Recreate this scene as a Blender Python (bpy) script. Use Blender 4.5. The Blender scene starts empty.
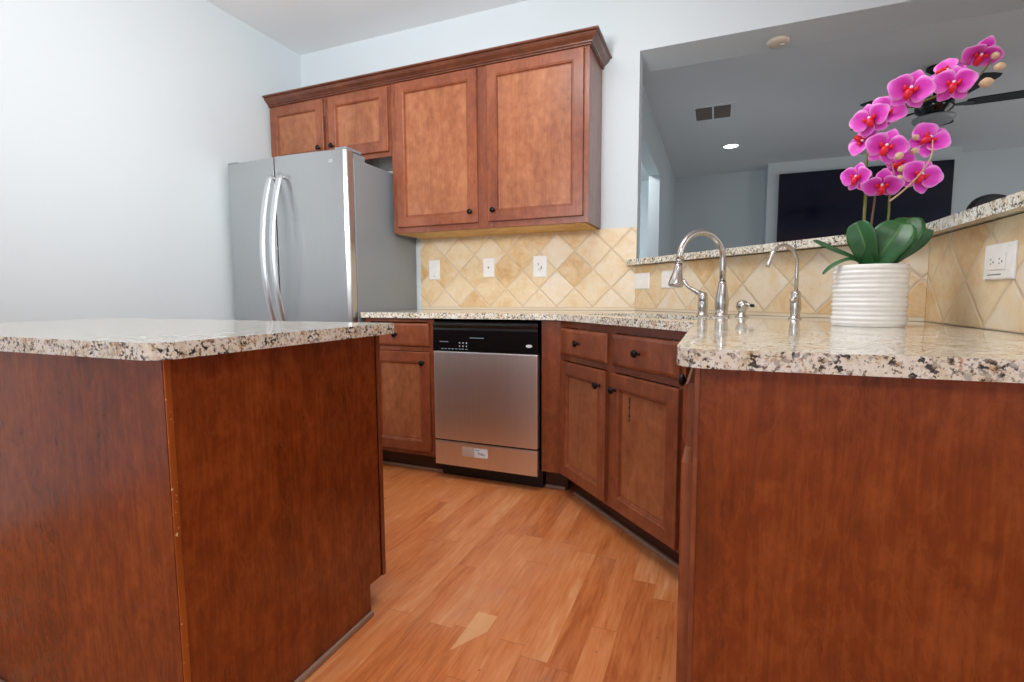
import bpy, bmesh, math, random
from mathutils import Vector, Matrix
random.seed(7)
PI = math.pi
S = bpy.context.scene
COL = S.collection
# ------------------------------------------------------------------ camera
cd = bpy.data.cameras.new('camera'); cam = bpy.data.objects.new('camera', cd); COL.objects.link(cam)
cd.sensor_width = 36; cd.sensor_fit = 'HORIZONTAL'; cd.lens = 499.39 * 36 / 1024
cd.clip_start = .02; cd.clip_end = 100
ya, pi_, ro = map(math.radians, (22.1083, -5.080, -0.2897))
F = Vector((-math.sin(ya)*math.cos(pi_), math.cos(ya)*math.cos(pi_), math.sin(pi_)))
R0 = Vector((math.cos(ya), math.sin(ya), 0)); U0 = R0.cross(F)
R1 = R0*math.cos(ro) + U0*math.sin(ro); U1 = -R0*math.sin(ro) + U0*math.cos(ro)
M = Matrix((R1, U1, -F)).transposed().to_4x4(); M.translation = Vector((1.4123, -2.9655, .9984))
cam.matrix_world = M
S.camera = cam
# ------------------------------------------------------------------ colour management, world, lights
S.view_settings.view_transform = 'Standard'; S.view_settings.look = 'None'
S.view_settings.exposure = 0.17; S.view_settings.gamma = 1.0; S.view_settings.use_curve_mapping = False
S.cycles.use_denoising = True
S.cycles.max_bounces = 8
S.cycles.sample_clamp_indirect = 6
w = bpy.data.worlds.new('sky'); S.world = w; w.use_nodes = True
bg = w.node_tree.nodes['Background']; bg.inputs[0].default_value = (.62, .78, 1, 1); bg.inputs[1].default_value = 1.5

def area(name, loc, target, sx, sy, power, color=(1, 1, 1), spread=PI):
    l = bpy.data.lights.new(name, 'AREA'); l.shape = 'RECTANGLE'; l.size = sx; l.size_y = sy
    l.energy = power; l.color = color; l.spread = spread
    o = bpy.data.objects.new(name, l); COL.objects.link(o); o.location = loc
    o.rotation_euler = (Vector(target) - Vector(loc)).to_track_quat('-Z', 'Y').to_euler()
    return o
area('window_daylight', (-.25, -5.85, 1.45), (-.25, 0, 1.35), 1.9, 1.7, 20, (.88, .95, 1))
area('bounced_flash', (.75, -2.7, 1.7), (-.5, -.85, 2.765), .4, .4, 31, (1, .99, .97), 2.3)
area('kitchen_ceiling_lamp', (.8, -1.7, 2.70), (.8, -1.7, 0), 1.0, .5, 17, (1, .98, .95))
area('right_rear_fill', (2.0, -4.2, 2.70), (2.0, -4.2, 0), .8, .8, 30, (1, .99, .97))  # unseen fill added to brighten the peninsula, pot and right bar wall
area('left_wall_fill', (6.8, -3.2, 1.5), (-1.4, -2.6, 1.5), 2.4, 2.0, 44, (.84, .93, 1))  # added fill with no opening behind it, brightens the left wall
area('living_fill', (6.8, 2.2, 1.3), (0, 2.2, 1.9), 2.6, 1.8, 26, (1, .97, .92))  # ambient fill added to lift the living room ceiling and walls
area('hall_fill', (0, 2.7, 2.70), (0, 3.4, 0), .5, .5, 34, (1, 1, 1))  # added fill that brightens the hall seen through the doorway, no fixture

# ------------------------------------------------------------------ node helpers
def srgb(r, g, b):
    f = lambda c: (c/255/12.92) if c/255 <= .04045 else ((c/255+.055)/1.055)**2.4
    return (f(r), f(g), f(b), 1)
class NT:
    def __init__(s, name):
        s.m = bpy.data.materials.new(name); s.m.use_nodes = True; s.t = s.m.node_tree
        s.b = s.t.nodes['Principled BSDF']; s.co = None
    def n(s, typ, **kw):
        nd = s.t.nodes.new('ShaderNode' + typ)
        for k, v in kw.items():
            if k[0] == '_': nd.inputs[int(k[1:]) if k[1:].isdigit() else k[1:].replace('_', ' ')].default_value = v
            else: setattr(nd, k, v)
        return nd
    def l(s, a, b): s.t.links.new(a, b)
    def coord(s, scale=(1, 1, 1), rnd=0, kind='Object', loc=(0, 0, 0)):
        tc = s.n('TexCoord'); mp = s.n('Mapping'); mp.inputs['Scale'].default_value = scale
        mp.inputs['Location'].default_value = loc
        src = tc.outputs[kind]
        if rnd:
            oi = s.n('ObjectInfo'); mu = s.n('Math', operation='MULTIPLY'); mu.inputs[1].default_value = rnd
            s.l(oi.outputs['Random'], mu.inputs[0])
            ad = s.n('VectorMath', operation='ADD'); s.l(src, ad.inputs[0]); s.l(mu.outputs[0], ad.inputs[1]); src = ad.outputs[0]
        s.l(src, mp.inputs[0]); return mp.outputs[0]
    def noise(s, vec, scale, detail=4, rough=.55, dist=0):
        nd = s.n('TexNoise'); s.l(vec, nd.inputs['Vector'])
        nd.inputs['Scale'].default_value = scale; nd.inputs['Detail'].default_value = detail
        nd.inputs['Roughness'].default_value = rough; nd.inputs['Distortion'].default_value = dist
        return nd.outputs[0]
    def ramp(s, fac, stops, interp='LINEAR'):
        r = s.n('ValToRGB'); r.color_ramp.interpolation = interp; e = r.color_ramp.elements
        while len(e) < len(stops): e.new(.5)
        for i, (p, c) in enumerate(stops):
            e[i].position = p; e[i].color = c if len(c) == 4 else (*c, 1)
        s.l(fac, r.inputs[0]); return r.outputs[0]
    def math(s, op, a, b=None, c=None):
        nd = s.n('Math', operation=op)
        for i, x in enumerate((a, b, c)):
            if x is None: continue
            if isinstance(x, (int, float)): nd.inputs[i].default_value = x
            else: s.l(x, nd.inputs[i])
        return nd.outputs[0]
    def mix(s, fac, a, b, mode='MIX'):
        nd = s.n('Mix', data_type='RGBA', blend_type=mode)
        for i, x in ((0, fac), (6, a), (7, b)):
            if isinstance(x, (int, float, tuple)): nd.inputs[i].default_value = x
            else: s.l(x, nd.inputs[i])
        return nd.outputs[2]
    def bump(s, h, strength=.2, dist=.002):
        b = s.n('Bump'); b.inputs['Strength'].default_value = strength; b.inputs['Distance'].default_value = dist
        s.l(h, b.inputs['Height']); s.l(b.outputs[0], s.b.inputs['Normal'])
    def set(s, **kw):
        for k, v in kw.items():
            i = s.b.inputs[k.replace('_', ' ')]
            if isinstance(v, (int, float, tuple)): i.default_value = v
            else: s.l(v, i)
        return s.m
W, K = (1, 1, 1, 1), (0, 0, 0, 1)
def plain(name, col, rough=.5, metal=0, **kw):
    t = NT(name); v = t.coord((1, 1, 1)); n = t.noise(v, 35, 2)
    c = t.ramp(n, [(.3, tuple(x*.96 for x in col[:3])), (.7, tuple(min(1, x*1.03) for x in col[:3]))])
    return t.set(Base_Color=c, Roughness=rough, Metallic=metal, **kw)
def paint(name, col, rough=.6):
    t = NT(name); v = t.coord((1, 1, 1)); n = t.noise(v, 1.2, 2)
    c = t.ramp(n, [(.3, tuple(x*.975 for x in col[:3])), (.7, tuple(col[:3]))])
    t.bump(t.noise(v, 240, 2), .05, .001)
    return t.set(Base_Color=c, Roughness=rough)
def wood(name, dark, mid, light, rough=.32, zs=1.0, coat=.25, fine=.22, flame=.0):
    t = NT(name)
    big = t.noise(t.coord((1, 1, .22*zs), rnd=13.7), 4.5, 3, .5, .8)
    mott = t.noise(t.coord((1, 1, .7), rnd=5.1), 26, 5, .62, .3)
    st = t.noise(t.coord((1, 1, .035*zs), rnd=3.3), 120, 3, .6)
    a = t.math('ADD', t.math('MULTIPLY', big, .5), t.math('MULTIPLY', mott, .5))
    a = t.math('ADD', a, t.math('MULTIPLY', t.math('SUBTRACT', st, .5), fine))
    c = t.ramp(a, [(.32, dark), (.50, mid), (.68, light)])
    if flame:
        fl = t.noise(t.coord((1, 1, .22), rnd=9.3), 17, 7, .70, 2.4)
        k = t.ramp(fl, [(.50, K), (.54, W), (.57, W), (.62, K)])
        c = t.mix(t.math('MULTIPLY', k, flame), c, light)
        k2 = t.ramp(t.noise(t.coord((1, 1, .12), rnd=4.4), 30, 5, .7, 1.5), [(.55, K), (.66, W)])
        c = t.mix(t.math('MULTIPLY', k2, flame*.8), c, dark)
    else: t.bump(st, .03, .001)
    return t.set(Base_Color=c, Roughness=rough, Coat_Weight=coat, Coat_Roughness=.2)
MAT = {}
MAT['wall'] = paint('wall_paint', srgb(208, 218, 223))
MAT['ceiling'] = paint('ceiling_paint', srgb(232, 235, 238))
MAT['white'] = paint('white_trim', srgb(232, 234, 234), .4)
MAT['door_wood'] = wood('stained_maple', srgb(104, 50, 28), srgb(130, 68, 40), srgb(154, 90, 58))
MAT['panel_wood'] = wood('stained_maple_panel', srgb(122, 66, 38), srgb(150, 90, 56), srgb(174, 114, 76))
MAT['frame_wood'] = wood('stained_maple_frame', srgb(100, 47, 26), srgb(124, 64, 38), srgb(148, 86, 55))
MAT['crown_wood'] = wood('stained_crown', srgb(70, 34, 20), srgb(96, 50, 30), srgb(124, 70, 42))
MAT['laminate'] = wood('cherry_laminate', srgb(92, 38, 11), srgb(121, 53, 17), srgb(148, 75, 32), .27, 1.3, .2, .3, .34)
MAT['trim_wood'] = wood('honey_edge_trim', srgb(150, 72, 16), srgb(176, 92, 24), srgb(198, 114, 40), .35)
_t = NT('nicked_edge'); MAT['trim_wood'] = _t.set(Base_Color=_t.mix(_t.ramp(_t.noise(_t.coord((1, 1, 1)), 95, 2), [(.66, K), (.69, W)]), _t.ramp(_t.noise(_t.coord((1, 1, .1)), 30, 4), [(.3, srgb(138, 66, 18)), (.7, srgb(182, 98, 34))]), srgb(226, 190, 150)), Roughness=.35)
MAT['raw_ply'] = wood('pale_underside_wood', srgb(190, 140, 70), srgb(214, 168, 96), srgb(226, 184, 116), .6, 1, 0)
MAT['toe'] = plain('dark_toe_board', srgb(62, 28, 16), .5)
MAT['shoe'] = plain('pale_shoe_moulding', srgb(150, 124, 106), .5)
MAT['black'] = plain('black_gloss', (.004, .004, .005, 1), .12)
MAT['black_matte'] = plain('black_matte', (.006, .006, .007, 1), .5)
MAT['bronze'] = plain('oil_rubbed_bronze', (.008, .006, .006, 1), .28, .6)
MAT['nickel'] = plain('brushed_nickel', (.62, .60, .57, 1), .22, 1)
MAT['plastic'] = plain('white_plastic', srgb(238, 238, 236), .3)
MAT['slot'] = plain('dark_slot', srgb(60, 60, 66), .5)
MAT['ceramic'] = plain('white_ceramic', srgb(244, 243, 240), .18)
MAT['soil'] = plain('dark_moss', srgb(52, 48, 30), .9)
MAT['screen'] = plain('tv_screen', srgb(2, 6, 38), .12)
MAT['fanglass'] = plain('frosted_glass_bowl', srgb(150, 156, 158), .4)
MAT['grille'] = plain('vent_grey', srgb(128, 124, 120), .6)
MAT['blue_ink'] = plain('blue_label_ink', srgb(40, 110, 140), .4)
MAT['label'] = plain('label_white', srgb(222, 230, 240), .35)
MAT['label2'] = plain('label_silver', srgb(190, 172, 160), .35)
MAT['grey_ink'] = plain('grey_print', srgb(120, 140, 150), .4)
MAT['badge'] = plain('badge_silver', srgb(225, 228, 232), .25)
def steel(name, col, rough, horizontal=False, streak=.05, metal=1.0):
    t = NT(name); v = t.coord((1, 1, 60) if horizontal else (60, 60, .6)); n = t.noise(v, 6, 3)
    c = t.ramp(n, [(.3, tuple(x*(1-streak) for x in col)), (.7, tuple(min(1, x*(1+streak)) for x in col))])
    t.bump(n, .03, .0005)
    return t.set(Base_Color=c, Roughness=rough, Metallic=metal, Anisotropic=.4)
MAT['steel'] = steel('brushed_steel', (.78, .765, .75), .38)
MAT['fridge_steel'] = steel('fridge_steel', (.50, .515, .525), .30, False, .02)
MAT['fridge_side'] = steel('fridge_side_paint', tuple(srgb(134, 142, 148)[:3]), .38, False, .02, .1)
MAT['handle_steel'] = steel('handle_steel', (.74, .77, .80), .36)

def granite(name):
    t = NT(name); v = t.coord((1, 1, 1))
    base = t.ramp(t.noise(v, 30, 5, .65), [(.32, srgb(204, 188, 150)), (.42, srgb(226, 220, 200)), (.58, srgb(240, 239, 230)), (.75, srgb(214, 216, 212))])
    def spots(seed, scale, lo, hi, dist=.15, det=3):
        m = t.coord((1, 1, 1), loc=(seed, seed*2, seed*3)); return t.ramp(t.noise(m, scale, det, .62, dist), [(lo, K), (hi, W)])
    c = t.mix(t.math('MULTIPLY', spots(3, 55, .57, .66), .75), base, srgb(186, 138, 82))
    c = t.mix(t.math('MULTIPLY', spots(9, 85, .57, .64), .65), c, srgb(146, 140, 136))
    c = t.mix(t.math('MULTIPLY', spots(14, 125, .585, .62), .85), c, srgb(104, 72, 48))
    clus = spots(21, 22, .40, .52, 0, 2)
    c = t.mix(t.math('MULTIPLY', t.math('MULTIPLY', spots(17, 105, .545, .59), clus), .95), c, srgb(38, 32, 32))
    return t.set(Base_Color=c, Roughness=.07, Specular_IOR_Level=.6)
MAT['granite'] = granite('speckled_granite')

def tiles(name, x0, z0, half=.112):
    t = NT(name); tc = t.n('TexCoord'); sp = t.n('SeparateXYZ'); t.l(tc.outputs['Object'], sp.inputs[0])
    v = tc.outputs['Object']
    x = t.math('SUBTRACT', sp.outputs[0], x0); z = t.math('SUBTRACT', sp.outputs[2], z0)
    wob = t.math('MULTIPLY', t.math('SUBTRACT', t.noise(v, 45, 3), .5), .06)
    a = t.math('ADD', t.math('DIVIDE', t.math('ADD', x, z), 2*half), wob)
    b = t.math('SUBTRACT', t.math('DIVIDE', t.math('SUBTRACT', x, z), 2*half), wob)
    fa, fb = t.math('FLOOR', a), t.math('FLOOR', b)
    ra, rb = t.math('FRACT', a), t.math('FRACT', b)
    def edge(r): return t.math('MINIMUM', r, t.math('SUBTRACT', 1.0, r))
    e = t.math('MINIMUM', edge(ra), edge(rb))
    cm = t.n('CombineXYZ'); t.l(fa, cm.inputs[0]); t.l(fb, cm.inputs[1])
    wn = t.n('TexWhiteNoise', noise_dimensions='2D'); t.l(cm.outputs[0], wn.inputs['Vector'])
    strip = t.math('LESS_THAN', sp.outputs[2], z0 - .004)
    sh = t.n('VectorMath', operation='ADD'); t.l(v, sh.inputs[0]); t.l(wn.outputs['Color'], sh.inputs[1])
    m = t.noise(sh.outputs[0], 11, 8, .76, .5)
    lum = t.math('ADD', t.math('MULTIPLY', wn.outputs['Value'], .36), t.math('ADD', t.math('MULTIPLY', m, 1.0), -.17))
    col = t.ramp(lum, [(.20, srgb(200, 154, 100)), (.38, srgb(218, 184, 136)), (.55, srgb(226, 204, 168)), (.78, srgb(230, 218, 200))])
    pit = t.ramp(t.noise(sh.outputs[0], 70, 4, .6), [(.30, W), (.37, K)])
    col = t.mix(t.math('MULTIPLY', pit, .25), col, srgb(170, 120, 74))
    g = t.ramp(e, [(.0, W), (.016, W), (.030, K)])
    col = t.mix(g, col, srgb(214, 194, 166))
    sg = t.ramp(t.math('ABSOLUTE', t.math('SUBTRACT', sp.outputs[2], z0 - .004)), [(0, W), (.0018, W), (.003, K)])
    col = t.mix(strip, col, srgb(222, 206, 182))
    col = t.mix(sg, col, srgb(196, 172, 138))
    h = t.math('MAXIMUM', t.ramp(e, [(.0, K), (.05, W)]), strip)
    t.bump(t.math('ADD', h, t.math('MULTIPLY', m, .25)), .7, .004)
    return t.set(Base_Color=col, Roughness=.42)

def floor_mat():
    t = NT('strip_wood_floor'); tc = t.n('TexCoord'); sp = t.n('SeparateXYZ'); t.l(tc.outputs['Object'], sp.inputs[0])
    x, y = sp.outputs[0], sp.outputs[1]
    xr = t.math('DIVIDE', x, .078); row = t.math('FLOOR', xr)
    w1 = t.n('TexWhiteNoise', noise_dimensions='1D'); t.l(row, w1.inputs['W'])
    yr = t.math('ADD', t.math('DIVIDE', y, .62), t.math('MULTIPLY', w1.outputs['Value'], 7.3)); cl = t.math('FLOOR', yr)
    cm = t.n('CombineXYZ'); t.l(row, cm.inputs[0]); t.l(cl, cm.inputs[1])
    wn = t.n('TexWhiteNoise', noise_dimensions='2D'); t.l(cm.outputs[0], wn.inputs['Vector'])
    mp = t.n('Mapping'); mp.inputs['Scale'].default_value = (1, .07, 1)
    ad = t.n('VectorMath', operation='ADD'); t.l(tc.outputs['Object'], ad.inputs[0])
    s2 = t.n('VectorMath', operation='SCALE'); t.l(wn.outputs['Color'], s2.inputs[0]); s2.inputs[3].default_value = 3
    t.l(s2.outputs[0], ad.inputs[1]); t.l(ad.outputs[0], mp.inputs[0])
    g1 = t.noise(mp.outputs[0], 95, 4, .65, .2)
    mp2 = t.n('Mapping'); mp2.inputs['Scale'].default_value = (1, .22, 1); t.l(ad.outputs[0], mp2.inputs[0])
    g2 = t.noise(mp2.outputs[0], 14, 4, .6, 1.2)
    lum = t.math('ADD', t.math('ADD', t.math('ADD', t.math('MULTIPLY', wn.outputs['Value'], .25), .01), t.math('MULTIPLY', g2, .5)), t.math('ADD', t.math('MULTIPLY', g1, .50), -.08))
    c = t.ramp(lum, [(.32, srgb(168, 90, 44)), (.50, srgb(204, 120, 66)), (.66, srgb(216, 138, 84)), (.88, srgb(230, 174, 124))])
    e1 = t.math('MINIMUM', t.math('FRACT', xr), t.math('SUBTRACT', 1.0, t.math('FRACT', xr)))
    e2 = t.math('MINIMUM', t.math('FRACT', yr), t.math('SUBTRACT', 1.0, t.math('FRACT', yr)))
    s = t.math('MAXIMUM', t.ramp(e1, [(0, W), (.012, K)]), t.ramp(e2, [(0, W), (.0025, K)]))
    c = t.mix(t.math('MULTIPLY', s, .38), c, srgb(120, 64, 30))
    wear = t.ramp(t.noise(t.coord((1, .5, 1)), 3.2, 5, .65), [(.52, K), (.68, W)])
    c = t.mix(t.math('MULTIPLY', wear, .30), c, srgb(196, 150, 122))
    ch = t.n('TexVoronoi', feature='F1'); t.l(tc.outputs['Object'], ch.inputs['Vector']); ch.inputs['Scale'].default_value = 9
    chip = t.ramp(ch.outputs['Distance'], [(0, W), (.03, W), (.04, K)])
    c = t.mix(t.math('MULTIPLY', chip, .5), c, srgb(120, 70, 40))
    # pale worn piece of board between two seams
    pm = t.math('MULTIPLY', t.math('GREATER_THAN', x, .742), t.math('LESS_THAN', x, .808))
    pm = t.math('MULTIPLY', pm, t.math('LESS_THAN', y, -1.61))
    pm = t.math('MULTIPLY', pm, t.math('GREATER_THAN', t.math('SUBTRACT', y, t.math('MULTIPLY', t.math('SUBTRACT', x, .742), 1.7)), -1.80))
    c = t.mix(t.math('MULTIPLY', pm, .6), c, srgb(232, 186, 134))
    t.bump(t.math('ADD', t.math('MULTIPLY', g1, .3), t.math('MULTIPLY', s, -1.0)), .12, .001)
    return t.set(Base_Color=c, Roughness=t.ramp(g2, [(.3, (.30,)*3), (.7, (.46,)*3)]))
MAT['floor'] = floor_mat()
def petal_mat():
    t = NT('orchid_petal'); at = t.n('Attribute', attribute_name='rim'); v = t.coord((1, 1, 1), rnd=2)
    r = t.math('ADD', at.outputs['Fac'], t.math('MULTIPLY', t.math('SUBTRACT', t.noise(v, 60, 3), .5), .5))
    c = t.ramp(r, [(.0, srgb(212, 20, 176)), (.35, srgb(232, 70, 210)), (.7, srgb(244, 136, 228)), (1, srgb(252, 190, 242))])
    return t.set(Base_Color=c, Roughness=.5, Subsurface_Weight=.0, Sheen_Weight=.2)
MAT['petal'] = petal_mat()
MAT['lip'] = plain('orchid_lip', srgb(226, 24, 52), .45)
MAT['lipwhite'] = plain('orchid_lip_white', srgb(246, 226, 222), .5)
MAT['bud'] = plain('orchid_bud', srgb(214, 184, 150), .55)
MAT['stem'] = plain('orchid_stem', srgb(112, 112, 48), .5)
MAT['stem2'] = plain('brown_stake', srgb(120, 92, 74), .6)
def leaf_mat():
    t = NT('orchid_leaf'); v = t.coord((1, 1, 1), rnd=4); n = t.noise(v, 16, 3)
    at = t.n('Attribute', attribute_name='rim')
    c = t.ramp(n, [(.3, srgb(26, 72, 36)), (.7, srgb(50, 108, 56))])
    c = t.mix(t.math('MULTIPLY', t.ramp(at.outputs['Fac'], [(0, W), (.10, K)]), .5), c, srgb(110, 150, 90))
    return t.set(Base_Color=c, Roughness=.38)
MAT['leaf'] = leaf_mat()
t = NT('lamp_lens'); MAT['lamp'] = t.set(Base_Color=W, Emission_Color=(1, .98, .94, 1), Emission_Strength=9.0)

# ------------------------------------------------------------------ mesh helpers
class MB:
    def __init__(s): s.bm = bmesh.new(); s.smooth = False; s.mats = 0
    def merge(s, b2, mat=0, smooth=False):
        me = bpy.data.meshes.new('t')
        for f in b2.faces: f.material_index = mat; f.smooth = smooth
        b2.to_mesh(me); b2.free(); s.bm.from_mesh(me); bpy.data.meshes.remove(me); return s
    def box(s, x0, x1, y0, y1, z0, z1, bev=.0, mat=0, seg=2, mx=None):
        b = bmesh.new(); bmesh.ops.create_cube(b, size=1)
        for v in b.verts: v.co = Vector(((x0+x1)/2 + v.co.x*(x1-x0), (y0+y1)/2 + v.co.y*(y1-y0), (z0+z1)/2 + v.co.z*(z1-z0)))
        if bev: bmesh.ops.bevel(b, geom=b.edges[:], offset=bev, segments=seg, affect='EDGES', profile=.6)
        if mx: bmesh.ops.transform(b, matrix=mx, verts=b.verts)
        return s.merge(b, mat)
    def prism(s, pts, z0, z1, mat=0, mx=None, smooth=False):
        b = bmesh.new(); lo = [b.verts.new((x, y, z0)) for x, y in pts]; hi = [b.verts.new((x, y, z1)) for x, y in pts]
        n = len(pts)
        for i in range(n): b.faces.new((lo[i], lo[(i+1) % n], hi[(i+1) % n], hi[i]))
        b.faces.new(lo[::-1]); b.faces.new(hi)
        bmesh.ops.recalc_face_normals(b, faces=b.faces)
        if mx: bmesh.ops.transform(b, matrix=mx, verts=b.verts)
        return s.merge(b, mat, smooth)
    def lathe(s, prof, n=32, mx=None, mat=0, smooth=True, cap=True):
        b = bmesh.new(); rings = []
        for r, z in prof: rings.append([b.verts.new((r*math.cos(2*PI*i/n), r*math.sin(2*PI*i/n), z)) for i in range(n)])
        for a, c in zip(rings, rings[1:]):
            for i in range(n): b.faces.new((a[i], a[(i+1) % n], c[(i+1) % n], c[i]))
        if cap: b.faces.new(rings[0][::-1]); b.faces.new(rings[-1])
        bmesh.ops.recalc_face_normals(b, faces=b.faces)
        if mx: bmesh.ops.transform(b, matrix=mx, verts=b.verts)
        return s.merge(b, mat, smooth)
    def tube(s, path, rad, n=16, mat=0, squash=None):
        path = [Vector(p) for p in path]; b = bmesh.new(); rings = []
        rr = rad if isinstance(rad, (list, tuple)) else [rad]*len(path)
        ref = None
        for i, p in enumerate(path):
            t = (path[min(i+1, len(path)-1)] - path[max(i-1, 0)]).normalized()
            if ref is None: ref = t.orthogonal().normalized() if squash is None else (Vector(squash[0]) - t*Vector(squash[0]).dot(t)).normalized()
            ref = (ref - t*ref.dot(t)).normalized(); bi = t.cross(ref)
            k = squash[1] if squash else 1
            rings.append([b.verts.new(p + ref*math.cos(2*PI*j/n)*rr[i] + bi*math.sin(2*PI*j/n)*rr[i]*k) for j in range(n)])
        for a, c in zip(rings, rings[1:]):
            for j in range(n): b.faces.new((a[j], a[(j+1) % n], c[(j+1) % n], c[j]))
        b.faces.new(rings[0][::-1]); b.faces.new(rings[-1])
        bmesh.ops.recalc_face_normals(b, faces=b.faces)
        return s.merge(b, mat, True)
    def nested(s, x0, x1, z0, z1, loops, mat=0):
        """stacked rectangles facing -Y: loops = [(inset, depth)] depth measured towards -Y; closed at both ends"""
        b = bmesh.new(); rings = []
        for ins, d in loops:
            rings.append([b.verts.new(c) for c in ((x0+ins, -d, z0+ins), (x1-ins, -d, z0+ins), (x1-ins, -d, z1-ins), (x0+ins, -d, z1-ins))])
        for a, c in zip(rings, rings[1:]):
            for i in range(4): b.faces.new((a[i], a[(i+1) % 4], c[(i+1) % 4], c[i]))
        b.faces.new(rings[0][::-1]); b.faces.new(rings[-1])
        bmesh.ops.recalc_face_normals(b, faces=b.faces)
        return s.merge(b, mat)
    def obj(s, name, mats, parent=None, loc=(0, 0, 0), rz=0, bevel=0, solid=0):
        me = bpy.data.meshes.new(name); s.bm.to_mesh(me); s.bm.free()
        o = bpy.data.objects.new(name, me); COL.objects.link(o)
        for m in (mats if isinstance(mats, (list, tuple)) else [mats]): me.materials.append(MAT[m] if isinstance(m, str) else m)
        if parent: o.parent = parent
        o.location = loc; o.rotation_euler = (0, 0, rz)
        if bevel:
            md = o.modifiers.new('edge', 'BEVEL'); md.width = bevel; md.segments = 3; md.limit_method = 'ANGLE'; md.angle_limit = math.radians(35)
        return o
def thing(name, label, cat, loc=(0, 0, 0), rz=0, group=None):
    o = bpy.data.objects.new(name, None); COL.objects.link(o); o.location = loc; o.rotation_euler = (0, 0, rz); o.empty_display_size = .1
    return tag(o, label, cat, group)
def tag(o, label, cat, group=None):
    o['label'] = label; o['category'] = cat
    if group: o['group'] = group
    return o
def struct(o): o['kind'] = 'structure'; return o

# ------------------------------------------------------------------ the room
H = 2.765; XL = -1.452; YF = 5.10; XR = 7.0; YB = -6.0
struct(MB().box(XL-.3, XR+.2, YB-.2, .12, -.1, 0).obj('floor', 'floor'))
MAT['bounce_floor'] = paint('grey_bounce_floor', srgb(176, 178, 180), .95)  # unseen living room floor, grey invented for a neutral bounce onto the ceiling
struct(MB().box(XL-.3, XR+.2, .1205, YF+.3, -.1, 0).obj('floor', 'bounce_floor'))
struct(MB().box(XL-.3, XR+.2, YB-.2, YF+.3, H, H+.1).obj('ceiling', 'ceiling'))
struct(MB().box(XL-.12, XL, YB, .12, 0, H).obj('wall_left', 'wall'))
struct(MB().box(XL, .985, .0, .12, 0, H).obj('wall_back', 'wall'))
struct(MB().box(.80, XR, .12, .287, 2.356, H).box(.985, XR, 0, .12, 2.356, H).obj('wall_header', 'wall'))
struct(MB().box(XR, XR+.12, YB, YF+.12, 0, H).obj('wall_right', 'wall'))
# rear wall with a window behind the camera
wx0, wx1, wz0, wz1 = -1.2, .7, .6, 2.3
struct(MB().box(XL, wx0, YB-.12, YB, 0, H).box(wx1, XR, YB-.12, YB, 0, H).box(wx0, wx1, YB-.12, YB, 0, wz0).box(wx0, wx1, YB-.12, YB, wz1, H).obj('wall_rear', 'wall'))
wf = MB()
for x in (wx0, (wx0+wx1)/2-.02, wx1-.05): wf.box(x, x+.05, YB-.1, YB-.03, wz0, wz1, .004)
for z in (wz0, (wz0+wz1)/2-.02, wz1-.05): wf.box(wx0, wx1, YB-.1, YB-.03, z, z+.05, .004)
struct(wf.obj('window_1', 'white'))
# living room beyond the bar
struct(MB().box(.68, .80, .12, .55, 0, H).box(.68, .80, 2.95, YF, 0, H).box(.68, .80, .55, 2.95, 2.345, H).obj('wall_living_left', 'wall'))
struct(MB().box(-.70, -.58, .12, YF, 0, H).obj('wall_hall', 'wall'))
struct(MB().box(-.70, XR, YF, YF+.12, 0, H).obj('wall_far', 'wall'))
struct(MB().box(2.02, 4.10, 4.75, YF, 0, H).obj('wall_chimney_breast', 'wall'))
# raised bar wall
def off(d, y0=None): return d
bw = [(.985, 0), (2.027, -1.042), (2.027, -2.30), (2.147, -2.30), (2.147, -.9923), (1.1547, 0)]
struct(MB().prism(bw, 0, 1.172).obj('wall_bar', 'wall'))

# ------------------------------------------------------------------ tiled backsplash
tb = tag(MB().box(0, 1.444, -.010, -.001, .9145, 1.391, .0012).obj('tile_backsplash', tiles('travertine_back', .459+.284, .935), loc=(-.459, 0, 0)),
         'diamond-laid travertine tile backsplash on the back wall under the upper cabinets', 'backsplash')
tag(MB().box(.003, 1.469, -.010, -.001, .9145, 1.171, .0012).obj('tile_backsplash', tiles('travertine_diagonal', .195, .932, .1145), loc=(.985, 0, 0), rz=-PI/4),
    'diamond-laid travertine tile backsplash on the angled bar wall behind the faucets', 'backsplash')
tag(MB().box(.004, 1.09, -.010, -.001, .9145, 1.171, .0012).obj('tile_backsplash', tiles('travertine_right', .372, .920, .114), loc=(2.027, -1.042, 0), rz=-PI/2),
    'diamond-laid travertine tile backsplash on the right bar wall behind the duplex outlet', 'backsplash')

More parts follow.
